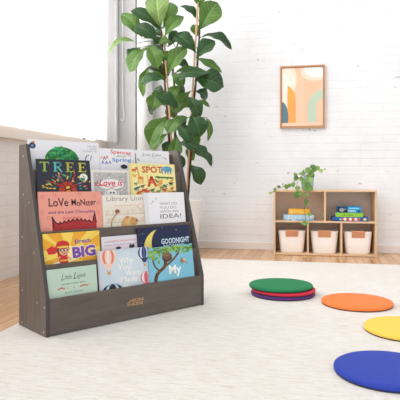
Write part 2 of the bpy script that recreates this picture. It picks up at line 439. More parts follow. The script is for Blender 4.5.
K = (30, 30, 34)
def a_green_mound(a):
    a.rect(0, 0, 1, 9, (240, 239, 243))
    a.ell(.055, .10, .045, .045, (38, 48, 92)); a.ell(.055, .10, .022, .022, (120, 140, 190)); a.ell(.07, .045, .022, .014, (214, 110, 50)); a.ell(.045, .05, .012, .01, (90, 140, 60))
    rnd = random.Random(6); g = [(46, 140, 60), (84, 168, 66), (34, 120, 58), (40, 150, 90), (110, 180, 76), (28, 104, 60), (60, 170, 120)]
    a.ell(.45, .30, .235, .20, (40, 130, 62), 30)
    for i in range(70):
        an = PI * (1 + rnd.random()); q = rnd.random() ** .5; a.ell(.45 + .225 * q * math.cos(an), .30 + .195 * q * math.sin(an), .035, .016, rnd.choice(g), 8, rnd.random() * 3)
    for k, s in enumerate(['THE VERY', 'HUNGRY', 'CATERPILLAR']): a.text(s, .985 - .021 * len(s), .075 + k * .042, .035, (150, 150, 158), width=.0195 * len(s))
    a.curve([(.78, .33), (.80, .24), (.84, .21)], .012, (120, 84, 160)); a.curve([(.86, .30), (.88, .22)], .01, (120, 84, 160))
def a_spencer(a):
    a.rect(0, 0, 1, 9, (240, 238, 243))
    wd = a.text
    wd('Spencer', .30, .145, .165, (226, 84, 62), .02, 0, .60, rot=-.06)
    wd('about', .46, .255, .09, (120, 176, 96), .015, 0, .28)
    wd('Spring', .34, .40, .16, (66, 136, 206), .02, 0, .54)
    for i, (u, v, c) in enumerate([(.03, .27, (236, 178, 60)), (.10, .29, (126, 92, 176)), (.17, .26, (226, 120, 70)), (.05, .42, (126, 92, 176)), (.15, .43, (96, 84, 170)), (.24, .42, (140, 110, 190))]):
        a.line([(u, v + .06), (u + .03, v - .03), (u + .06, v + .05)], .022, c)
    a.ell(.66, .56, .10, .07, (44, 44, 60)); a.curve([(.80, .22), (.84, .17), (.88, .24)], .012, (70, 90, 140))
    a.curve([(.9, .5), (.94, .42), (.92, .36)], .014, (170, 110, 160))
def a_leaders_top(a):
    a.rect(0, 0, 1, 9, (238, 238, 240))
    script(a, .18, .19, .58, .085, 'Little Leaders', (52, 52, 60), .011)
    a.text('BOLD WOMEN IN BLACK HISTORY', .34, .275, .034, (120, 120, 126), width=.38)
    a.curve([(.80, .22), (.84, .24), (.88, .26), (.9, .31)], .022, (190, 120, 110)); a.curve([(.03, .30), (.05, .34), (.08, .36)], .03, (150, 90, 120))
def script(a, u, v, w, s, txt, c, t):
    """loose handwriting: slanted thin letters with swash capitals"""
    w1, w2 = txt.split(' ')
    for wd, f0, f1 in ((w1, 0, .42), (w2, .48, 1)):
        x = u + f0 * w; a.text(wd[0], x, v + s * .15, s * 2.1, c, -.004, .45, (f1 - f0) * w * .26); a.text(wd[1:], x + (f1 - f0) * w * .30, v, s * 1.45, c, -.002, .4, (f1 - f0) * w * .70)
def a_tree(a):
    a.rect(0, 0, 1, 9, (46, 50, 62))
    a.serif('TREE', .06, .055, .165, .20, [(150, 180, 76), (92, 184, 176), (176, 178, 70), (196, 190, 66)], .42)
    rnd = random.Random(3); cols = [(232, 176, 54), (70, 156, 200), (98, 168, 70), (214, 92, 60), (150, 90, 150), (236, 208, 90), (54, 140, 120)]
    a.ell(.55, .66, .17, .20, (196, 66, 50)); 
    for i in range(9):
        an = PI + PI * (i + .5) / 9; a.curve([(.55, .62), (.55 + .22 * math.cos(an), .56 + .10 * math.sin(an)), (.55 + .44 * math.cos(an), .60 + .30 * math.sin(an))], .022, (196, 62, 48) if i % 2 else (120, 44, 40))
    a.ell(.555, .60, .035, .045, (250, 206, 80)); a.ell(.56, .66, .07, .055, (90, 30, 34)); a.ell(.56, .675, .05, .04, (240, 140, 60))
    for i in range(60):
        an = PI * (1 + rnd.random()); r = .22 + .24 * rnd.random()
        a.ell(.55 + r * 1.05 * math.cos(an), .62 + r * .9 * math.sin(an) * .9, .026, .013, rnd.choice(cols), 8, an)
    a.ell(.86, .37, .08, .085, (236, 236, 222)); a.ell(.84, .41, .05, .035, (60, 140, 90), 10, .3); a.curve([(.85, .33), (.87, .37), (.89, .36)], .012, (120, 90, 70))
def a_love_is(a):
    a.rect(0, 0, 1, 9, (228, 224, 218)); a.rect(.06, .08, .94, 9, (186, 184, 182))
    rnd = random.Random(5)
    for i in range(110):
        x, y = .08 + .84 * rnd.random(), .10 + .8 * rnd.random()
        a.ell(x, y, .022 + .02 * rnd.random(), .012, rnd.choice([(206, 204, 200), (128, 126, 126), (226, 224, 220), (146, 142, 140)]), 7, rnd.random() * 3)
    a.ell(.5, .42, .33, .15, (236, 232, 228)); a.ell(.5, .72, .2, .16, (236, 232, 228))
    a.text('Love is', .18, .46, .25, (218, 62, 84), .022, .3, .62); a.curve([(.18, .46), (.10, .44), (.14, .38), (.22, .42), (.46, .50), (.64, .48)], .018, (218, 62, 84))
    a.ell(.47, .66, .022, .03, (70, 66, 70)); a.ell(.55, .66, .022, .03, (70, 66, 70)); a.curve([(.36, .7), (.40, .58), (.5, .54), (.62, .6), (.66, .72)], .014, (150, 146, 144))
def giraffe(a, x, y, s, c):
    a.line([(x, y), (x + .05 * s, y + .32 * s)], .035 * s, c); a.ell(x - .02 * s, y, .045 * s, .025 * s, c, 10, -.3); a.ell(x + .09 * s, y + .36 * s, .09 * s, .055 * s, c, 12)
    for k in (.03, .07, .13, .16): a.line([(x + k * s, y + .38 * s), (x + (k - .01) * s, y + .56 * s)], .02 * s, c)
def a_spot(a):
    Y = (242, 230, 160); a.rect(0, 0, 1, 9, Y); a.rect(0, 0, .035, 9, (232, 214, 130))
    a.text('SPOT', .25, .225, .225, (192, 74, 46), .03, 0, .46); a.text('A CREATURE', .3, .055, .03, (150, 110, 70), width=.3)
    for u, v in [(.30, .12), (.40, .16), (.5, .13), (.52, .19), (.64, .12)]: a.ell(u, v, .014, .016, (240, 190, 110), 8)
    a.ell(.82, .13, .115, .075, (96, 156, 184)); a.ell(.73, .12, .05, .05, (112, 170, 196)); a.curve([(.71, .14), (.69, .2), (.71, .24)], .028, (96, 156, 184))
    for x in (.76, .82, .88): a.rect(x, .17, x + .03, .25, (88, 146, 176))
    a.line([(.92, .13), (.945, .2)], .01, (88, 146, 176))
    giraffe(a, .15, .10, .72, (222, 146, 60)); a.ell(.22, .38, .012, .014, (170, 90, 40), 6)
    a.curve([(.55, .33), (.66, .345), (.80, .35), (.94, .36)], .045, (110, 156, 76)); a.curve([(.6, .36), (.62, .39)], .02, (110, 156, 76)); a.curve([(.8, .37), (.82, .40)], .02, (110, 156, 76))
    a.line([(.38, .56), (.45, .34), (.54, .56)], .06, (204, 84, 48)); a.line([(.40, .48), (.52, .48)], .035, (204, 84, 48)); a.line([(.53, .40), (.59, .47)], .03, K)
    giraffe(a, .36, .30, .3, (222, 120, 60))
    rnd = random.Random(9); cols = [(206, 96, 56), (232, 166, 70), (110, 150, 80), (70, 110, 110), (190, 70, 60), (60, 60, 60)]
    for i, (u, v) in enumerate([(.08, .16), (.08, .3), (.10, .5), (.11, .62), (.28, .66), (.24, .56), (.33, .70), (.62, .52), (.66, .6), (.74, .56), (.72, .66), (.88, .5), (.9, .62), (.84, .7), (.58, .70), (.45, .66), (.5, .74), (.94, .72), (.16, .72), (.64, .44)]):
        c = cols[i % 6]; r = .028 + .02 * rnd.random()
        a.ell(u, v, r * 1.5, r * .7, c, 10, rnd.random() * 1.2 - .6); a.ell(u + r * 1.4, v - r * .7, r * .5, r * .45, c, 8)
        for q in (-.8, -.2, .4, .9): a.line([(u + q * r, v), (u + q * r, v + r * 1.6)], .008, c)
    a.ell(.9, .43, .055, .028, (236, 190, 70), 12, -.7); a.line([(.85, .47), (.95, .39)], .008, (190, 120, 50))
def a_monster(a):
    S = (238, 160, 142); a.rect(0, 0, 1, 9, S)
    for u, v in [(.06, .08), (.24, .05), (.64, .04), (.94, .2), (.05, .34), (.10, .62), (.93, .38), (.14, .44), (.88, .08), (.80, .44)]:
        a.curve([(u - .025, v), (u, v - .022), (u + .025, v), (u, v + .028), (u - .025, v)], .006, (214, 110, 104))
    a.text('LoVe', .15, .25, .20, (40, 26, 30), .012, 0, .30); a.text('MoNster', .50, .245, .155, (40, 26, 30), .014, 0, .40, wob=.008)
    a.text('and the Last Chocolate', .14, .375, .075, (118, 70, 120), .016, 0, .74, wob=.004)
    a.text('Rachel Bright', .36, .475, .062, (214, 76, 70), .008, 0, .29)
    # shaggy red fur
    R_, DK = (176, 44, 48), (52, 20, 26)
    pts = [(.20, 1.), (.215, .66), (.19, .47), (.235, .56), (.29, .60)]
    for i in range(17): pts.append((.31 + i * .033, .575 - .045 * math.sin(PI * i / 16) + (.028 if i % 2 else -.012)))
    pts += [(.84, .52), (.87, .43), (.89, .60), (.90, 1.)]
    pts = [(x, y - .045 if y < .9 else y) for x, y in pts]
    for p, q in zip(pts, pts[1:]): a.poly([p, q, (q[0], 1.), (p[0], 1.)], R_)
    a.line(pts[1:-1], .016, DK)
    rnd = random.Random(2)
    for i in range(46):
        x, y = .25 + .6 * rnd.random(), .62 + .1 * rnd.random(); a.line([(x, y), (x + .01, y + .03)], .006, (120, 26, 36) if i % 2 else (206, 70, 66))
def a_lion(a):
    a.rect(0, 0, 1, 9, (238, 230, 218)); a.rect(.04, .27, .96, 1, (232, 224, 208))
    a.text('Library Lion', .10, .145, .165, (150, 146, 140), .004, 0, .80)
    for r in range(3):
        y = .33 + r * .19; a.rect(.05, y + .14, .95, y + .155, (200, 180, 156))
        rnd = random.Random(r)
        for i in range(26):
            x = .07 + i * .034; a.rect(x, y + .02 + .03 * rnd.random(), x + .022, y + .14, rnd.choice([(226, 214, 196), (216, 202, 182), (230, 220, 204), (222, 200, 180)]))
    a.ell(.83, .29, .065, .065, (226, 180, 160)); a.ell(.83, .29, .05, .05, (238, 226, 212))
    for i, s in enumerate([.26, .36, .46, .56, .66]): a.rect(s, .25, s + .07, .262, (226, 170, 130))
    a.curve([(.16, .80), (.19, .62), (.26, .50), (.31, .43)], .022, (196, 154, 100)); a.ell(.315, .40, .05, .05, (150, 100, 64))
    a.ell(.54, .74, .16, .21, (214, 168, 106)); a.ell(.60, .68, .12, .14, (224, 184, 124)); a.ell(.66, .66, .09, .10, (206, 156, 96)); a.ell(.52, .56, .04, .04, (196, 146, 88)); a.ell(.735, .64, .025, .018, (90, 60, 46))
    a.line([(.62, .62), (.66, .61)], .01, (90, 60, 46)); a.rect(.0, 0, .02, 1, (226, 214, 204))
def a_idea(a):
    a.rect(0, 0, 1, 9, (238, 237, 240)); a.rect(0, 0, .09, 9, (228, 226, 230))
    for i, (s, w_, z) in enumerate([('WHAT DO', .44, .105), ('YOU DO', .42, .105), ('WITH AN', .46, .105)]): a.text(s, .36, .36 + i * .115, z, (128, 126, 130), .0, 0, w_)
    a.text('IDEA?', .36, .75, .18, (92, 92, 98), .004, 0, .54)
    for u, v in [(.2, .27), (.28, .17), (.16, .31)]: a.ell(u, v, .012, .012, (60, 60, 66), 8)
    a.line([(.2, .25), (.215, .22)], .01, (60, 60, 66)); a.curve([(.28, .185), (.285, .21)], .008, (60, 60, 66))
def a_dream(a):
    a.rect(0, 0, 1, 9, (238, 172, 48)); rnd = random.Random(4)
    cx, cy = .42, .42
    for i in range(16):
        an = 2 * PI * i / 16; a.poly([(cx, cy), (cx + 1.2 * math.cos(an - .09), cy + 1.2 * math.sin(an - .09)), (cx + 1.2 * math.cos(an + .09), cy + 1.2 * math.sin(an + .09))], (248, 214, 96))
    a.ell(cx, cy, .18, .16, (252, 234, 160)); a.ell(.30, .62, .17, .07, (250, 232, 180)); a.ell(.24, .60, .1, .05, (252, 240, 206))
    RR = (206, 48, 50)
    a.poly([(.05, .30), (.14, .24), (.19, .27), (.26, .22), (.27, .34), (.18, .40), (.08, .40)], RR); a.poly([(.23, .36), (.24, .52), (.31, .58), (.41, .54), (.40, .38)], RR)
    a.poly([(.27, .44), (.40, .44), (.42, .60), (.26, .60)], RR); a.rect(.27, .52, .41, .55, (240, 190, 60)); a.line([(.40, .46), (.46, .52)], .03, (226, 164, 124)); a.line([(.27, .46), (.23, .52)], .03, (226, 164, 124))
    a.ell(.335, .32, .105, .12, (60, 36, 34)); a.ell(.345, .34, .088, .10, (226, 164, 124)); a.ell(.33, .235, .115, .085, RR); a.ell(.335, .275, .11, .022, (236, 196, 80)); a.ell(.345, .335, .075, .024, (70, 40, 40)); a.ell(.32, .335, .016, .016, (250, 250, 250), 10); a.ell(.375, .335, .016, .016, (250, 250, 250), 10); a.curve([(.325, .39), (.35, .405), (.375, .39)], .01, (150, 70, 60))
    a.rect(.28, .60, .325, .66, (110, 30, 36)); a.rect(.36, .60, .405, .66, (110, 30, 36))
    V = (122, 74, 164)
    a.text('Dream', .55, .235, .12, V, .028, 0, .28, rot=.08); a.text('BIG', .49, .50, .29, (246, 236, 226), .075, 0, .43, rot=.05); a.text('BIG', .495, .50, .28, V, .05, 0, .42, rot=.05)
def a_handful(a):
    a.rect(0, 0, 1, 9, (226, 222, 230)); a.rect(.06, .26, 1, 1, (236, 220, 224))
    a.text('A HANDFUL OF BUTTONS', .07, .17, .072, (214, 104, 72), .01, 0, .84); a.rect(.06, .24, .94, .252, (176, 120, 150))
    a.ell(.42, .34, .075, .04, (60, 54, 90)); a.ell(.78, .33, .08, .05, (44, 44, 50)); a.poly([(.72, .30), (.73, .24), (.77, .29)], (44, 44, 50)); a.poly([(.8, .29), (.84, .24), (.85, .31)], (44, 44, 50))
def a_goodnight(a):
    a.rect(0, 0, 1, 9, (28, 40, 74)); rnd = random.Random(8)
    for i in range(16): a.ell(rnd.random(), rnd.random() * .5, .005, .005, (190, 200, 220), 6)
    a.poly([(0, 0), (.14, 0), (.1, .08), (0, .1)], (36, 34, 60))
    a.ell(.40, .45, .30, .40, (238, 214, 112), 36); a.ell(.54, .36, .30, .40, (28, 40, 74), 36)
    a.text('GOODNIGHT', .42, .375, .165, (150, 190, 226), .03, 0, .55); a.text('GOODNIGHT', .424, .370, .150, (226, 238, 246), .006, 0, .54)
    a.text('MOMMY', .46, .46, .1, (200, 222, 240), .015, 0, .4)
    a.ell(.45, .03, .012, .01, (90, 110, 160), 8); a.ell(.72, .09, .014, .012, (200, 120, 110), 8)
def a_legends(a):
    a.rect(0, 0, 1, 9, (192, 214, 196))
    script(a, .27, .245, .50, .10, 'Little Legends', (44, 50, 52), .013)
    a.text('EXCEPTIONAL MEN', .28, .365, .042, (70, 80, 80), .006, 0, .46); a.text('IN', .50, .455, .04, (70, 80, 80), .006, 0, .035); a.text('BLACK HISTORY', .33, .555, .046, (70, 80, 80), .006, 0, .38)
    a.line([(.2, .45), (.27, .42), (.33, .45)], .03, (206, 110, 90)); a.line([(.64, .44), (.72, .42), (.8, .44)], .03, (206, 110, 90)); a.ell(.38, .44, .016, .016, (230, 180, 90), 8); a.ell(.84, .42, .016, .016, (214, 176, 140), 8)
    for u, r in [(.23, .06), (.38, .055), (.56, .095), (.74, .085), (.9, .07)]: a.ell(u, .76 - r * .3, r, r, (36, 34, 38)); a.ell(u, .80, r * .7, r * .8, (120, 78, 60))
def balloon(a, u, v, r, c1, c2, c3):
    for k, (f, c) in enumerate([(1, c1), (.72, c2), (.42, c1), (.16, c3)]): a.ell(u, v, r * f, r * 1.15, c)
    a.poly([(u - r * .62, v + r * .9), (u + r * .62, v + r * .9), (u + r * .22, v + r * 1.7), (u - r * .22, v + r * 1.7)], c1)
    a.rect(u - r * .2, v + r * 1.95, u + r * .2, v + r * 2.35, (214, 160, 80))
    for q in (-.18, .18): a.line([(u + q * r, v + r * 1.7), (u + q * r, v + r * 1.95)], .006, (140, 110, 90))
def a_howmade(a):
    a.rect(0, 0, 1, 9, (200, 215, 225)); a.rect(0, 0, .04, 1, (206, 200, 212)); a.ell(.55, .42, .34, .36, (208, 220, 228)); 
    balloon(a, .19, .14, .155, (244, 206, 190), (226, 130, 110), (240, 226, 214)); balloon(a, .905, .12, .125, (54, 62, 110), (226, 230, 240), (80, 96, 150)); balloon(a, .92, .66, .12, (222, 130, 140), (246, 236, 236), (200, 90, 110))
    a.text('by', .56, .125, .05, (240, 240, 236), .01)
    for i, (s, u, w_) in enumerate([('Why', .40, .28), ('You', .36, .26), ('Were', .50, .30), ('Made', .40, .34), ('In', .46, .14)]):
        a.text(s, u, .30 + i * .135, .17, (244, 243, 238), .012, .05, w_)
    a.ell(.24, .84, .19, .14, (40, 48, 60)); a.ell(.24, .84, .13, .14, (196, 220, 226)); a.ell(.24, .84, .075, .14, (40, 48, 60)); a.line([(.62, .86), (.75, .90), (.9, .86)], .04, (236, 232, 230))
def a_my(a):
    a.rect(0, 0, 1, 9, (126, 194, 216)); rnd = random.Random(12)
    B = (132, 96, 62)
    a.curve([(.10, .9), (.16, .66), (.34, .48), (.36, .22), (.42, .02)], .075, B); a.curve([(.30, .52), (.5, .38), (.66, .20), (.72, .05)], .045, B); a.curve([(.22, .6), (.12, .45), (.08, .25)], .035, B); a.curve([(.36, .2), (.24, .1), (.12, .08)], .03, B)
    G = [(110, 160, 62), (136, 182, 74), (88, 140, 56), (154, 190, 84)]
    for i in range(95):
        x = rnd.random(); y = rnd.random() * (.13 + .10 * math.sin(x * 6) ** 2)
        if x < .25: y *= 1.9
        a.ell(x, y, .05, .022, rnd.choice(G), 8, rnd.random() * 3)
    a.ell(.40, .27, .11, .12, (112, 84, 60)); a.ell(.40, .20, .075, .06, (140, 108, 76)); a.ell(.375, .195, .012, .014, (40, 30, 26), 8); a.ell(.43, .195, .012, .014, (40, 30, 26), 8); a.curve([(.30, .30), (.38, .36), (.5, .32)], .03, (90, 66, 48))
    a.curve([(.74, .32), (.70, .42), (.74, .50)], .012, (80, 110, 60)); a.ell(.76, .41, .05, .045, (196, 116, 66)); a.ell(.79, .39, .03, .03, (232, 200, 170)); a.line([(.8, .44), (.86, .50)], .02, (196, 116, 66))
    a.text('My', .42, .70, .30, (246, 248, 246), .028, 0, .28); a.text('Mother', .08, 1.02, .2, (246, 248, 246), .02, 0, .5)

BK = [
 ('white picture book with a rounded green leafy mound, top tier far left', 4, 0, .019, .401, .882, (236, 236, 240), a_green_mound, -.03),
 ('white picture book titled Spencer about Spring in red, green and blue lettering', 4, 0, .404, .626, .852, (236, 236, 240), a_spencer, 0),
 ('white picture book with thin grey handwritten title, top tier far right', 4, 0, .636, .862, .850, (234, 234, 238), a_leaders_top, 0),
 ('charcoal picture book titled TREE above colourful leaves and a white moon', 3, 0, .033, .315, .787, (46, 50, 62), a_tree, -.03),
 ('grey patterned picture book titled Love is in red script', 3, 0, .318, .549, .740, (228, 224, 218), a_love_is, -.02),
 ('pale yellow picture book titled SPOT with many little animals', 3, 1, .549, .852, .775, (242, 230, 160), a_spot, -.015),
 ('salmon pink picture book titled Love Monster with shaggy red fur', 2, 0, .022, .355, .634, (238, 160, 142), a_monster, -.03),
 ('cream picture book titled Library Lion with a tan lion and bookshelves', 2, 0, .357, .634, .611, (238, 230, 218), a_lion, -.01),
 ('plain white picture book asking WHAT DO YOU DO WITH AN IDEA?', 2, 1, .610, .884, .619, (236, 235, 238), a_idea, -.015),
 ('orange and yellow sunburst picture book titled Dream BIG in purple', 1, 0, .022, .315, .444, (238, 172, 48), a_dream, -.015),
 ('pale lilac picture book titled A HANDFUL OF BUTTONS in orange', 1, 0, .325, .549, .409, (226, 222, 230), a_handful, -.01),
 ('navy picture book titled GOODNIGHT with a yellow crescent moon', 1, 1, .533, .888, .439, (28, 40, 74), a_goodnight, 0),
 ('mint green picture book with handwritten title Little Legends, bottom tier far left', 0, 0, .021, .272, .287, (192, 214, 196), a_legends, 0),
 ('pale blue picture book with pink and navy hot air balloons, bottom tier middle', 0, 0, .283, .580, .347, (200, 215, 225), a_howmade, -.02),
 ('sky blue picture book titled My with a leafy tree, bottom tier far right', 0, 1, .575, .873, .337, (126, 194, 216), a_my, .025),
]
ASP = {a_green_mound: 0.9, a_spencer: 0.85, a_leaders_top: 0.78, a_tree: 0.91, a_love_is: 0.86, a_spot: 0.79, a_monster: 0.92, a_lion: 0.84, a_idea: 0.76, a_dream: 0.9, a_handful: 0.87, a_goodnight: 0.78, a_legends: 0.91, a_howmade: 0.87, a_my: 0.78}
for (lb, t, lay, s0, s1, ht, cv, fn, roll) in BK: book(lb, t, lay, s0, s1, ht, cv, fn, roll=roll * .35, asp=ASP[fn] * .9)

# maker's mark branded into the front panel, a raised bronze-coloured print
bronze = (176, 138, 100)
bm = nb(); mats = []
ar = Art(bm, Matrix.Translation((.425, .003, .068)), .10, .036, mats)
ar.text('ECR4', .30, .17, .21, bronze, .05, 0, .70); ar.text('KIDS', .30, .355, .20, bronze, .05, 0, .66)
ar.poly([(0, .19), (.26, .04), (.26, .15), (0, .22)], bronze); ar.rect(.0, .235, .26, .27, bronze); ar.rect(.0, .29, .26, .325, bronze)
obj('maker_mark', bm, mats, shelf, label='small bronze maker mark on the front panel')

# ------------------------------------------------------------------ cube storage unit
UA = math.radians(2.4)
US = (-.371, 5.015, 0)
birch = wood_mat('pale_birch', (226, 194, 158), (214, 178, 140), .45, (2, 2, 8), 3, .4, .04)
birch_edge = mat('birch_edge', (222, 182, 140), .5)
birch_back = wood_mat('birch_back', (244, 226, 212), (236, 214, 200), .5, (2, 2, 9), 3, .3, .04)
unit = thing('storage_unit', 'pale birch storage unit with two cubbies above three, against the back wall', 'shelf', US, UA)
UW, UD, UH, T = .916, .262, .60, .016
def part(name, x0, x1, y0, y1, z0, z1, m=birch):
    bm = nb(); box(bm, x0, x1, y0, y1, z0, z1); return obj(name, bm, m, unit, bevel=.0012)
part('side_panel', 0, T, 0, UD, 0, UH); part('side_panel', UW - T, UW, 0, UD, 0, UH)
part('top_panel', T, UW - T, 0, UD, UH - T, UH); part('bottom_panel', T, UW - T, 0, UD, .003, .003 + T)
part('middle_shelf', T, UW - T, .001, UD - .006, .302, .302 + T)
part('divider', .455, .455 + T, .002, UD - .006, .318, UH - T)
part('divider', .302, .302 + T, .002, UD - .006, .019, .302); part('divider', .600, .600 + T, .002, UD - .006, .019, .302)
part('back_panel', T, UW - T, UD - .006, UD, .003, UH - T, birch_back)
def uplace(o, x, y, z, rz=0):
    o.matrix_world = Matrix.Translation(US) @ Matrix.Rotation(UA, 4, 'Z') @ Matrix.Translation((x, y, z)) @ Matrix.Rotation(rz, 4, 'Z')
# bins
bin_m = mat('cream_bin', (252, 246, 242), .6); leather = mat('tan_leather', (206, 144, 106), .6)
def rrect(hx, hy, r, n=6):
    pts = []
    for cx, cy, a0 in ((hx - r, hy - r, 0), (-hx + r, hy - r, PI / 2), (-hx + r, -hy + r, PI), (hx - r, -hy + r, 1.5 * PI)):
        for i in range(n + 1): a = a0 + PI / 2 * i / n; pts.append((cx + r * math.cos(a), cy + r * math.sin(a)))
    return pts
def loft(bm, rings):
    R_ = [[bm.verts.new(p) for p in ring] for ring in rings]; n = len(R_[0])
    for a, b in zip(R_, R_[1:]):
        for i in range(n): bm.faces.new((a[i], a[(i + 1) % n], b[(i + 1) % n], b[i]))
    return R_
def make_bin(label):
    t = thing('storage_bin', label, 'bin', (0, 0, 0), 0, 'cream bins in the storage unit')
    bm = nb(); rings = []
    for hx, hy, z, r in ((.096, .088, 0, .03), (.102, .092, .006, .032), (.112, .098, .10, .034), (.122, .105, .188, .036), (.125, .107, .192, .036), (.122, .104, .194, .034), (.118, .101, .188, .032), (.090, .088, .012, .03)):
        rings.append([(x, y, z) for x, y in rrect(hx, hy, r)])
    R_ = loft(bm, rings); bm.faces.new(R_[0][::-1]); bm.faces.new(R_[-1])
    obj('bin_body', bm, bin_m, t, smooth=True)
    bm = nb()   # leather tab folded over the rim
    hw = .055
    prof = [(-.1055, .155), (-.1085, .158), (-.1125, .200), (-.1135, .217), (-.1085, .2215), (-.100, .219), (-.097, .19), (-.100, .19), (-.1025, .2155), (-.1085, .2175), (-.1105, .214)]
    o_ = [(-.1070, .142), (-.1185, .194), (-.115, .2015), (-.102, .2015), (-.097, .170), (-.0995, .168), (-.1035, .1985), (-.1135, .1985), (-.1150, .192), (-.1045, .142)]
    a = [bm.verts.new((-hw, y, z)) for y, z in o_]; b = [bm.verts.new((hw, y, z)) for y, z in o_]
    bm.faces.new(a); bm.faces.new(b[::-1])
    for i in range(len(o_)): j = (i + 1) % len(o_); bm.faces.new((a[i], b[i], b[j], a[j]))
    bmesh.ops.recalc_face_normals(bm, faces=bm.faces)
    obj('handle_tab', bm, leather, t, bevel=.001, label='tan leather pull tab')
    return t
for x, lb in ((.166, 'cream bin with tan leather tab in the lower left cubby'), (.459, 'cream bin with tan leather tab in the lower middle cubby'), (.758, 'cream bin with tan leather tab in the lower right cubby')):
    b = make_bin(lb); uplace(b, x, .140, .019); b.scale = (1.03, 1, 1.05)
# boxed games and books
def flatbox(kind, label, cat, x0, x1, y0, y1, z, h, cols, draw, group, rz=0, bookish=False):
    t = thing(kind, label, cat, (0, 0, 0), 0, group); w = x1 - x0; d = y1 - y0
    mats = [flat(cols)]; bm = nb()
    if bookish:
        box(bm, 0, w, 0, d, 0, .002); box(bm, 0, w, 0, d, h - .002, h); box(bm, 0, w, 0, .002, .002, h - .002)
    else: box(bm, 0, w, 0, d, 0, h)
    draw(Art(bm, Matrix.Identity(4), w, h, mats))
    obj('cover' if bookish else 'box_lid', bm, mats, t)
    if bookish: bm = nb(); box(bm, .003, w - .003, .002, d - .003, .002, h - .002); obj('page_block', bm, page, t)
    else: bm = nb(); box(bm, -.0012, w + .0012, .0, d + .0012, .0, h * .3); 
    if not bookish: obj('box_base', bm, mats[0], t)
    uplace(t, x0, y0, z, rz)
def d_yellow(a):
    a.rect(.05, a.h / a.w * .28, .95, a.h / a.w * .8, (236, 172, 52)); a.ell(.14, .15, .05, .05, (250, 226, 150)); a.text('PUZZLE', .26, .19, .11, (250, 220, 130), .02, 0, .5)
def d_ltblue(a):
    rnd = random.Random(1)
    for i in range(26): a.ell(rnd.random(), rnd.random() * .22, .05, .025, rnd.choice([(204, 224, 236), (140, 190, 222), (226, 232, 226), (176, 206, 220)]), 9, rnd.random() * 3)
    for i in range(5): a.ell(.6 + .09 * i, .1, .03, .02, (200, 170, 120), 8)
def d_navy(a):
    hv = a.h / a.w
    for i in range(7): a.ell(.28 + .075 * i, hv * .5, .045, hv * .36, (232, 226, 214) if i % 2 else (206, 90, 80))
    a.ell(.9, hv * .5, .05, hv * .3, (214, 200, 150)); a.ell(.22, hv * .5, .03, hv * .3, (110, 190, 200))
def d_green(a): a.text('I AM A BEAR', .22, a.h / a.w * .68, .07, (60, 110, 50), .01, 0, .4)
def d_blue(a):
    hv = a.h / a.w; a.rect(0, 0, .42, hv, (36, 44, 60)); a.ell(.18, hv * .55, .1, hv * .3, (150, 156, 166)); a.ell(.32, hv * .4, .05, hv * .25, (90, 100, 120))
    a.rect(.5, hv * .2, .92, hv * .34, (160, 214, 236)); a.text('ROBOTS', .47, hv * .86, hv * .42, (240, 246, 248), .02, 0, .3); a.ell(.9, hv * .72, .05, hv * .2, (20, 60, 120))
gL, gR = 'boxes stacked in the upper left cubby', 'boxes and books stacked in the upper right cubby'
z0 = .318
flatbox('game_box', 'light blue patterned box at the bottom of the left cubby stack', 'box', .09, .365, .02, .20, z0, .053, (168, 206, 232), d_ltblue, gL)
flatbox('game_box', 'smaller orange-yellow box resting on the light blue box', 'box', .136, .330, .03, .18, z0 + .0532, .053, (240, 184, 70), d_yellow, gL)
flatbox('game_box', 'long dark blue box at the bottom of the right cubby stack', 'box', .528, .845, .015, .20, z0, .038, (40, 92, 158), d_navy, gR)
flatbox('picture_book', 'bright green book in the middle of the right cubby stack', 'book', .560, .798, .02, .19, z0 + .0382, .038, (140, 196, 60), d_green, gR, bookish=True)
flatbox('game_box', 'bright blue box with black and grey front on top of the green book', 'box', .575, .782, .025, .18, z0 + .0764, .056, (30, 150, 210), d_blue, gR)

# ------------------------------------------------------------------ framed picture
pf = thing('framed_picture', 'abstract peach, orange and sage painting in a slim wood frame', 'picture', (-.333, WY - .001, 1.198))
FW, FH, fd = .43, .603, .035
oak = mat('frame_oak', (196, 148, 104), .5)
bm = nb(); t_ = .014
for (x0, x1, z0_, z1_) in ((0, FW, 0, t_), (0, FW, FH - t_, FH), (0, t_, t_, FH - t_), (FW - t_, FW, t_, FH - t_)): box(bm, x0, x1, -fd, 0, z0_, z1_)
obj('frame', bm, oak, pf)
CW, CHh = FW - 2 * t_ - .008, FH - 2 * t_ - .008
mats = [flat((236, 190, 160))]; bm = nb(); M = Matrix.Translation((t_ + .004, -.022, t_ + .004)); box(bm, 0, CW, 0, .018, 0, CHh, M)
a = Art(bm, M, CW, CHh, mats); VH = CHh / CW
PE = (242, 198, 168)
a.rect(0, 0, 1, VH, PE); a.rect(0, 0, .13, VH, (244, 232, 218)); a.rect(.55, .25, .9, VH, (243, 192, 160))
a.ell(.82, .10, .36, .24, (247, 218, 196)); a.ell(.85, .06, .30, .20, (240, 238, 234))
a.ell(.20, .28, .16, .36, (245, 222, 202)); a.ell(.12, .30, .13, .34, (244, 236, 224)); a.poly([(.0, .0), (.16, .0), (.30, .18), (.34, .42), (.22, .40), (.12, .2), (0, .1)], (244, 230, 214))
a.poly([(.14, VH), (.14, .43), (.20, .47), (.26, .54), (.31, .63), (.335, .75), (.34, .95), (.34, VH)], (240, 166, 92)); a.poly([(.14, 1.0), (.14, .43), (.20, .47), (.26, .54), (.29, .62), (.27, .74), (.22, .88)], (238, 170, 78))
a.ell(0, 1.22, .16, .38, (98, 128, 138))
G_ = (190, 206, 184)
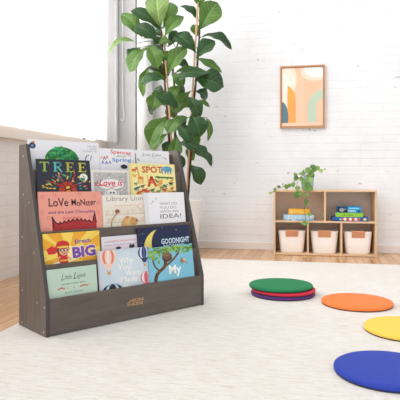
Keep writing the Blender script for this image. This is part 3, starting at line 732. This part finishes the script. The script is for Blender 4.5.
for (ro, ri_) in ((.44, .22),):
    n = 22; po = [(1.06 + (-ro) * math.cos(PI / 2 * i / n), .98 - ro * 1.0 * math.sin(PI / 2 * i / n)) for i in range(n + 1)]; pi = [(1.06 - ri_ * math.cos(PI / 2 * i / n), .98 - ri_ * math.sin(PI / 2 * i / n)) for i in range(n + 1)]
    for i in range(n): a.poly([po[i], po[i + 1], pi[i + 1], pi[i]], G_)
    a.poly([(1.06 - ro, .98), (1.06 - ri_, .98), (1.06 - ri_, VH), (1.06 - ro, VH)], G_)
a.rect(0, 1.36, 1, VH, (240, 204, 178))
obj('canvas', bm, mats, pf)

# ------------------------------------------------------------------ floor cushions
def cushion(label, x, y, z, col, r=.192, th=.0225, group='round floor cushions', puff=.003, tilt=(0, 0)):
    t = thing('floor_cushion', label, 'cushion', (x, y, z), 0, group); t.rotation_euler = (tilt[0], tilt[1], 0)
    m = mat('vinyl_%d_%d_%d' % col, col, .62, .25)
    v = coords(m, (1, 1, 1)); L(m, bump(m, noise(m, v, 14, 4), .25, .003), bs(m).inputs['Normal'])
    bm = nb(); pr = [(r - .004, .0045), (r, .007), (r + .0005, th * .55), (r - .001, th - .004), (r - .006, th - .0008), (r - .02, th + puff * .3), (r * .6, th + puff), (r * .25, th + puff * 1.1), (.004, th + puff * 1.1)]
    lathe(bm, pr, 72); obj('cushion_top', bm, m, t, smooth=True)
    bm = nb(); lathe(bm, [(r - .012, 0), (r - .003, .001), (r - .0015, .0045), (r - .006, .0048)], 72); obj('underside', bm, mat('dark_underside', (62, 60, 64), .7), t, smooth=True, label='dark grey non-slip underside')
    return t
cushion('purple round floor cushion at the bottom of the stack on the rug', -.188, 3.272, RZ, (92, 52, 120), .19, .0205, 'stack of three round cushions', .0004)
cushion('red round floor cushion in the middle of the stack', -.184, 3.274, RZ + .0213, (206, 44, 66), .189, .0205, 'stack of three round cushions', .0004)
cushion('green round floor cushion on top of the stack', -.200, 3.281, RZ + .0426, (22, 124, 76), .19, .0205, 'stack of three round cushions', .002)
cushion('orange round floor cushion lying alone beside the stack', .228, 3.106, RZ, (242, 128, 62))
cushion('yellow round floor cushion between the orange and blue ones', .414, 2.604, RZ, (244, 202, 84))
cushion('blue round floor cushion nearest the camera', .260, 2.03, RZ, (44, 66, 168), .193)

# ------------------------------------------------------------------ fiddle leaf fig
PX, PY = -1.292, 4.84                       # planter centre
fig = thing('fiddle_leaf_fig', 'tall fiddle leaf fig in a white planter behind the bookstand', 'plant', (PX, PY, 0), math.radians(12))
pl = mat('white_planter', (238, 234, 230), .45)
bm = nb(); pr = [(.20, .0), (.212, .006), (.235, .12), (.262, .35), (.272, .49), (.278, .505), (.274, .512), (.258, .508), (.250, .44)]
lathe(bm, pr, 56, cap1=False); obj('planter', bm, pl, fig, smooth=True)
bm = nb(); lathe(bm, [(.252, .43), (.252, .455), (.1, .462), (.01, .46)], 40); obj('soil', bm, mat('soil', (70, 52, 40), .95), fig, smooth=True)
# positions on the plant: a = sideways, b = height, in 9 mm leaf-chart steps counted from (172, 178)
G9 = .0092
def ch(a, b, dep=0): return Vector(((a - 172) * G9 + .0, dep, .71 + (178 - b) * G9))
bark = wood_mat('fig_bark', (110, 82, 66), (74, 54, 44), .8, (8, 8, 3), 4, .2, .3); cane = mat('bamboo_cane', (214, 172, 128), .55)
stems = {'A': [(176, 205, 0), (173, 180, -.02), (170, 150, -.04), (167.5, 115, -.05), (165, 85, -.05), (163.5, 60, -.04), (161, 36, -.03), (160.5, 22, -.03)],
         'B': [(178, 205, .05), (176, 180, .04), (175, 150, .03), (174.5, 115, .02), (174, 85, .02), (172.5, 65, .02), (176, 48, .0), (181, 36, -.02)],
         'C': [(187, 205, -.05), (189, 180, -.06), (191, 150, -.05), (193, 110, -.04), (196, 80, -.03), (198, 55, -.02), (199.5, 30, .0), (200, 2, .0), (200, -12, 0)]}
for k, ps in stems.items():
    pts = smooth_path([ch(a, b, d) for a, b, d in ps], 5); n = len(pts)
    bm = nb(); tube(bm, pts, [.0135 * (1 - .55 * i / n) + (.0008 if i % 3 == 0 else 0) for i in range(n)], 10); obj('trunk', bm, bark, fig, smooth=True)
for (a0, b0, a1, b1, d) in ((176.5, 205, 164, 36, -.075), (186, 205, 198.5, -6, -.085)):
    bm = nb(); tube(bm, [ch(a0, b0, d), ch((a0 + a1) / 2, (b0 + b1) / 2, d), ch(a1, b1, d)], .0085, 10); obj('support_cane', bm, cane, fig, smooth=True, label='thin tan bamboo support cane')
LM = [leaf_mat('fig_leaf_dark', (38, 72, 32), (76, 112, 58), .32), leaf_mat('fig_leaf_mid', (80, 116, 44), (122, 152, 80), .38), leaf_mat('fig_leaf_light', (116, 146, 78), (176, 190, 122), .5)]
def leaf(bm, uvl, base, tip, w, mi, face, fold=.25, droop=.12, wav=.06, seed=0, shape=0, nt=12, ns=6):
    """an obovate leaf blade from base to tip; face = direction the upper side looks"""
    rnd = random.Random(seed); ax = tip - base; ln = ax.length; X = ax.normalized()
    Nn = (face - X * face.dot(X)).normalized(); S = Nn.cross(X); ph = rnd.random() * 6
    grid = []
    for i in range(nt + 1):
        t = i / nt
        if shape == 0: pw = (math.sin(PI * min(1, t ** 1.25)) ** .62) * (.55 + .45 * min(1, t * 1.5)) if 0 < t < 1 else .02     # broad above the middle
        else: pw = (math.sin(PI * t) ** .8) if 0 < t < 1 else .02
        hw = w / 2 * pw; row = []
        c = base + X * ln * t + Nn * (ln * droop * (math.sin(PI * t) - .6 * t * t))
        for j in range(-ns, ns + 1):
            s = j / ns
            z = abs(s) * hw * fold + wav * w * .5 * math.sin(t * 15 + ph + (1.5 if s > 0 else 0)) * abs(s) ** 2 - .18 * hw * s * s
            row.append(bm.verts.new(c + S * hw * s + Nn * z))
        grid.append(row)
    for i in range(nt):
        for j in range(2 * ns):
            f = bm.faces.new((grid[i][j], grid[i][j + 1], grid[i + 1][j + 1], grid[i + 1][j])); f.material_index = mi; f.smooth = True
            for lp, (a, b) in zip(f.loops, ((i, j), (i, j + 1), (i + 1, j + 1), (i + 1, j))): lp[uvl].uv = (a / nt, (b - ns) / ns)
# base a,b  tip a,b  width  material  depth base, depth tip, look (side, up)
LV = [
 (143, 40, 124, 16, 14, 1, -.10, -.14, .25, .25), (160, 30, 133, 12, 14, 0, -.05, -.12, -.1, .7), (160.5, 28, 157, -8, 20, 2, -.04, -.12, -.1, .1),
 (163, 27, 172, -3, 13, 1, .02, .08, .3, .1), (165, 38, 183, 18, 11, 1, -.08, -.12, .3, .5), (168, 45, 177, 29, 10, 0, .02, .02, .2, .1),
 (138, 45, 108, 55, 6.5, 2, -.10, -.18, .1, .9), (159, 45, 137, 30, 14, 0, -.12, -.20, -.3, .6), (139, 46, 134, 60, 9, 1, .02, .0, -.3, .1),
 (148, 51, 131, 74, 15, 1, -.14, -.20, -.3, .5), (149, 49, 160, 71, 14, 1, -.16, -.22, .2, .3), (149, 68, 143, 98, 8.5, 1, -.08, -.12, -.4, .1),
 (167, 84, 143, 85, 12, 0, -.16, -.24, -.1, .8), (166, 79, 146, 79, 9, 1, -.06, -.1, -.1, .8), (157, 91, 153, 109, 14, 1, -.05, -.05, 0, .3),
 (179, 110, 158, 99, 13, 0, -.16, -.24, 0, .5), (168, 116, 148, 144, 17, 1, -.02, -.04, -.2, .2), (168, 134, 151, 149, 10, 1, -.10, -.14, -.3, .3),
 (177, 136, 174, 159, 12, 1, -.16, -.18, .3, .2), (168, 76, 186, 50, 15, 1, -.10, -.16, -.3, .2), (176, 73, 198, 70, 7, 1, -.05, -.1, 0, .8),
 (174, 88, 207, 74, 13, 0, -.16, -.22, -.3, .8), (195, 82, 223, 88, 21, 0, -.12, -.16, .1, .35), (198, 59, 222, 73, 8, 1, -.05, -.08, .1, .5),
 (201, 37, 232, 48, 11, 0, -.04, -.08, .1, .8), (196, 60, 214, 43, 13, 0, -.12, -.14, .1, .4), (200, 30, 217, 4, 20, 1, -.06, -.10, .2, .2),
 (199, 8, 200, -14, 18, 1, -.06, -.10, 0, .3), (198, 20, 181, 6, 8.5, 0, -.04, -.06, .2, .7), (197, 34, 193, 21, 8, 1, .04, .05, 0, .1),
 (196, 54, 176, 36, 14, 0, -.10, -.14, -.2, .5), (191, 46, 185, 32, 8, 0, 0, .05, 0, .3), (197, 101, 210, 107, 5, 1, -.04, -.06, .1, .7),
 (207, 118, 209, 141, 5.5, 1, -.04, -.04, .5, .1), (190, 90, 172, 112, 14, 1, .03, 0, -.1, .3), (187, 98, 200, 119, 12, 0, -.12, -.16, .2, .4),
 (191, 116, 201, 137, 18, 0, -.14, -.18, .1, .3), (189, 118, 173, 125, 10, 1, -.08, -.10, -.1, .5), (177, 128, 191, 142, 12, 0, -.18, -.24, .2, .6),
 (179, 144, 198, 149, 11, 0, -.18, -.22, .1, .6), (191, 134, 198, 147, 9, 1, -.06, -.08, .2, .3), (188, 144, 208, 158, 11, 0, -.12, -.16, .2, .6),
 (201, 151, 212, 166, 6.5, 0, -.12, -.14, .4, .3), (190, 165, 202, 184, 12.5, 0, -.08, -.10, .3, .2), (180, 154, 181, 170, 7, 0, .0, 0, .4, .1),
 (165, 62, 152, 46, 12, 0, -.04, -.02, -.2, .3), (163, 52, 173, 62, 11, 1, -.06, -.10, .2, .4), (168, 60, 160, 78, 12, 0, .03, .03, 0, .2), (174, 96, 184, 84, 9, 0, .05, .08, .2, .4),
 (176, 118, 168, 104, 12, 1, .06, .1, -.1, .3), (184, 128, 178, 118, 10, 0, .05, .05, .1, .4), (158, 62, 166, 76, 10, 0, -.02, 0, .1, .5),
 (166, 96, 152, 88, 11, 0, .04, .10, -.3, .5), (163, 70, 148, 62, 11, 0, .05, .12, -.2, .5), (172, 76, 184, 88, 11, 1, -.12, -.18, .3, .4), (176, 60, 188, 68, 9, 0, .02, .04, .2, .6),
 (170, 100, 180, 88, 9, 1, -.12, -.14, .2, .6), (192, 108, 180, 98, 10, 0, -.02, .04, -.2, .4), (196, 66, 206, 80, 10, 1, .06, .10, .2, .3), (168, 128, 160, 118, 12, 0, .06, .12, -.2, .4),
 (176, 108, 190, 102, 10, 1, -.02, -.04, .1, .7), (190, 126, 180, 136, 10, 0, -.10, -.14, -.2, .5), (172, 142, 164, 154, 9, 0, -.06, -.1, -.3, .3), (186, 150, 194, 160, 8, 1, -.02, -.04, .2, .5),
 (162, 34, 152, 26, 12, 0, .04, .10, -.2, .4), (164, 44, 150, 38, 10, 0, .03, .05, -.2, .6), (172, 44, 160, 44, 10, 1, -.08, -.12, 0, .7), (180, 118, 168, 134, 12, 1, -.14, -.18, -.1, .4),
 (140, 50, 128, 60, 10, 0, -.06, -.08, -.4, .4), (196, 90, 208, 96, 13, 0, .02, .06, .2, .5), (158, 104, 148, 112, 10, 0, .04, .08, -.3, .3),
]
bm = nb(); uvl = bm.loops.layers.uv.new('UVMap')
for i, (a0, b0, a1, b1, w, mi, d0, d1, lx, lz) in enumerate(LV):
    rnd = random.Random(i + 100)
    leaf(bm, uvl, ch(a0, b0, d0), ch(a1, b1, d1), w * G9 * 1.24, mi, Vector((lx, -1, lz)), fold=.2 + .45 * rnd.random(), wav=.12, droop=.08 + .2 * rnd.random(), seed=i, shape=0 if w > 9 else 1)
obj('foliage', bm, LM, fig)
# leaf stalks joining the blades to the trunks
stalk_m = mat('leaf_stalk', (104, 106, 60), .6)
def trunk_at(a, b):
    best = None
    for ps in stems.values():
        for p, q in zip(ps, ps[1:]):
            for k in range(5):
                t = k / 4; x, y, z = [p[i] + (q[i] - p[i]) * t for i in range(3)]
                dd = math.hypot(x - a, (y - 3 - b) * .8)
                if best is None or dd < best[0]: best = (dd, x, y, z)
    return best
for i, (a0, b0, a1, b1, w, mi, d0, d1, lx, lz) in enumerate(LV):
    _, x, y, z = trunk_at(a0, b0); p0, p2 = ch(x, y, z), ch(a0, b0, d0); pm = (p0 + p2) / 2 + Vector((0, -.01, .012))
    if (p0 - p2).length > .004: bm = nb(); tube(bm, smooth_path([p0, pm, p2], 4), .0038, 6); obj('leaf_stalk', bm, stalk_m, fig, smooth=True)

# ------------------------------------------------------------------ trailing pothos on the unit
pot_x, pot_y = .308, .105
pth = thing('trailing_pothos', 'small trailing pothos in a pale teal pot on top of the birch unit', 'plant'); uplace(pth, pot_x, pot_y, UH)
bm = nb(); lathe(bm, [(.042, 0), (.050, .004), (.058, .05), (.061, .112), (.062, .118), (.058, .118), (.054, .09), (.05, .085)], 36)
obj('pot', bm, mat('teal_glazed_pot', (160, 196, 184), .25, .5), pth, smooth=True, label='pale teal glazed pot')
bm = nb(); lathe(bm, [(.05, .088), (.02, .095), (.002, .096)], 20); obj('soil', bm, MATS['soil'], pth)
vines = [
 [(0, 0, .09), (-.04, -.02, .13), (-.10, -.05, .09), (-.16, -.08, .05), (-.24, -.09, .025), (-.27, -.10, .035), (-.31, -.10, -.01), (-.335, -.10, -.045)],
 [(0, 0, .09), (-.03, -.05, .14), (-.08, -.10, .10), (-.10, -.13, .03), (-.10, -.145, -.05)],
 [(0, -.01, .09), (0, -.07, .11), (-.01, -.118, .04), (-.01, -.13, -.06), (-.03, -.135, -.18), (-.02, -.135, -.26), (-.035, -.135, -.30)],
 [(0, 0, .09), (.02, .0, .17), (.07, -.01, .20), (.10, -.01, .18), (.12, -.01, .16)],
 [(0, 0, .09), (-.02, 0, .15), (.01, -.02, .20), (.04, -.02, .215)],
 [(0, 0, .09), (-.02, -.03, .12), (-.06, -.06, .15), (-.11, -.08, .14)],
]
bm = nb(); bl = nb(); uvl = bl.loops.layers.uv.new('UVMap')
heart = [leaf_mat('pothos_dark', (84, 122, 52), (120, 150, 80)), leaf_mat('pothos_green', (112, 150, 66), (150, 180, 100)), leaf_mat('pothos_light', (150, 180, 90), (180, 200, 120))]
for vi, v in enumerate(vines):
    pts = smooth_path([Vector(p) for p in v], 5); tube(bm, pts, .0022, 6)
sm = [(-.045, -.05, .10, .055), (-.10, -.06, .115, .05), (-.15, -.09, .055, .052), (-.225, -.09, .035, .05), (-.19, -.09, .045, .04), (-.305, -.1, .03, .036), (-.345, -.1, .005, .04), (-.385, -.1, -.03, .04),
      (-.09, -.135, .02, .058), (-.10, -.15, -.04, .06), (-.07, -.15, -.03, .055), (-.13, -.14, -.03, .05), (0, -.085, .05, .06), (.01, -.13, .01, .065), (.02, -.1, .10, .055), (-.03, -.09, .08, .05),
      (-.01, -.14, -.04, .05), (-.012, -.14, -.10, .045), (.0, -.145, -.12, .04), (.02, -.145, -.215, .05), (-.02, -.145, -.30, .058), (-.05, -.145, -.30, .04),
      (-.03, -.03, .16, .06), (.0, -.04, .185, .065), (.03, -.03, .165, .06), (.045, -.03, .215, .06), (.065, -.03, .19, .055), (.095, -.02, .205, .05), (.12, -.02, .18, .045), (.05, -.02, .13, .05), (-.06, -.07, .15, .05), (-.11, -.085, .145, .045), (.01, -.06, .13, .06), (-.13, -.09, .10, .045), (.155, -.02, .19, .026), (-.26, -.1, .05, .03), (-.02, -.10, .02, .05), (.03, -.09, .02, .05)]
rnd = random.Random(21)
for i, (x, y, z, s) in enumerate(sm):
    d = Vector((rnd.uniform(-.8, .8), -.35, rnd.uniform(-1, .1))).normalized(); c = Vector((x * (.86 if x < -.12 else 1), y, z)); s *= 1.08
    leaf(bl, uvl, c - d * s * .4, c + d * s * .6, s * .82, [1, 0, 1, 1][i % 4] if i % 7 else 2, Vector((rnd.uniform(-.5, .5), -1, rnd.uniform(.1, .9))), .2, .1, .03, i, 1, 6, 3)
obj('vines', bm, mat('vine_green', (96, 118, 62), .6), pth, smooth=True); obj('foliage', bl, heart, pth)

# ------------------------------------------------------------------ light
w = bpy.data.worlds.new('World'); bpy.context.scene.world = w; w.use_nodes = True
bg = w.node_tree.nodes['Background']; bg.inputs[0].default_value = (.93, .965, 1.0, 1); bg.inputs[1].default_value = .95
def area(name, loc, rot, sx, sy, power, col=(1, 1, 1)):
    l = bpy.data.lights.new(name, 'AREA'); l.shape = 'RECTANGLE'; l.size = sx; l.size_y = sy; l.energy = power; l.color = col
    o = bpy.data.objects.new(name, l); C.objects.link(o); o.location = loc; o.rotation_euler = rot; return o
area('window_daylight', (WX - .45, (W0 + W1) / 2, 2.05), (0, -PI / 2, 0), 2.2, 3.6, 170, (1, .99, .97))
sun = bpy.data.lights.new('sun', 'SUN'); sun.energy = 1.1; sun.angle = math.radians(35); sun.color = (1, .975, .94)
so = bpy.data.objects.new('sun', sun); C.objects.link(so)
so.rotation_euler = Vector((.25, .72, -.8)).to_track_quat('-Z', 'Y').to_euler()

# ------------------------------------------------------------------ camera
cam = bpy.data.cameras.new('camera'); co = bpy.data.objects.new('camera', cam); C.objects.link(co)
cam.sensor_width = 36; cam.sensor_fit = 'HORIZONTAL'; cam.lens = 540 / 400 * 36
co.location = (0, 0, .71); co.rotation_euler = (PI / 2, 0, math.radians(12)); cam.shift_y = -(200 - 178) / 400
cam.clip_start = .02
bpy.context.scene.camera = co
vs = bpy.context.scene.view_settings
vs.view_transform = 'Standard'; vs.look = 'None'; vs.gamma = 1; vs.exposure = -0.02; vs.use_curve_mapping = False
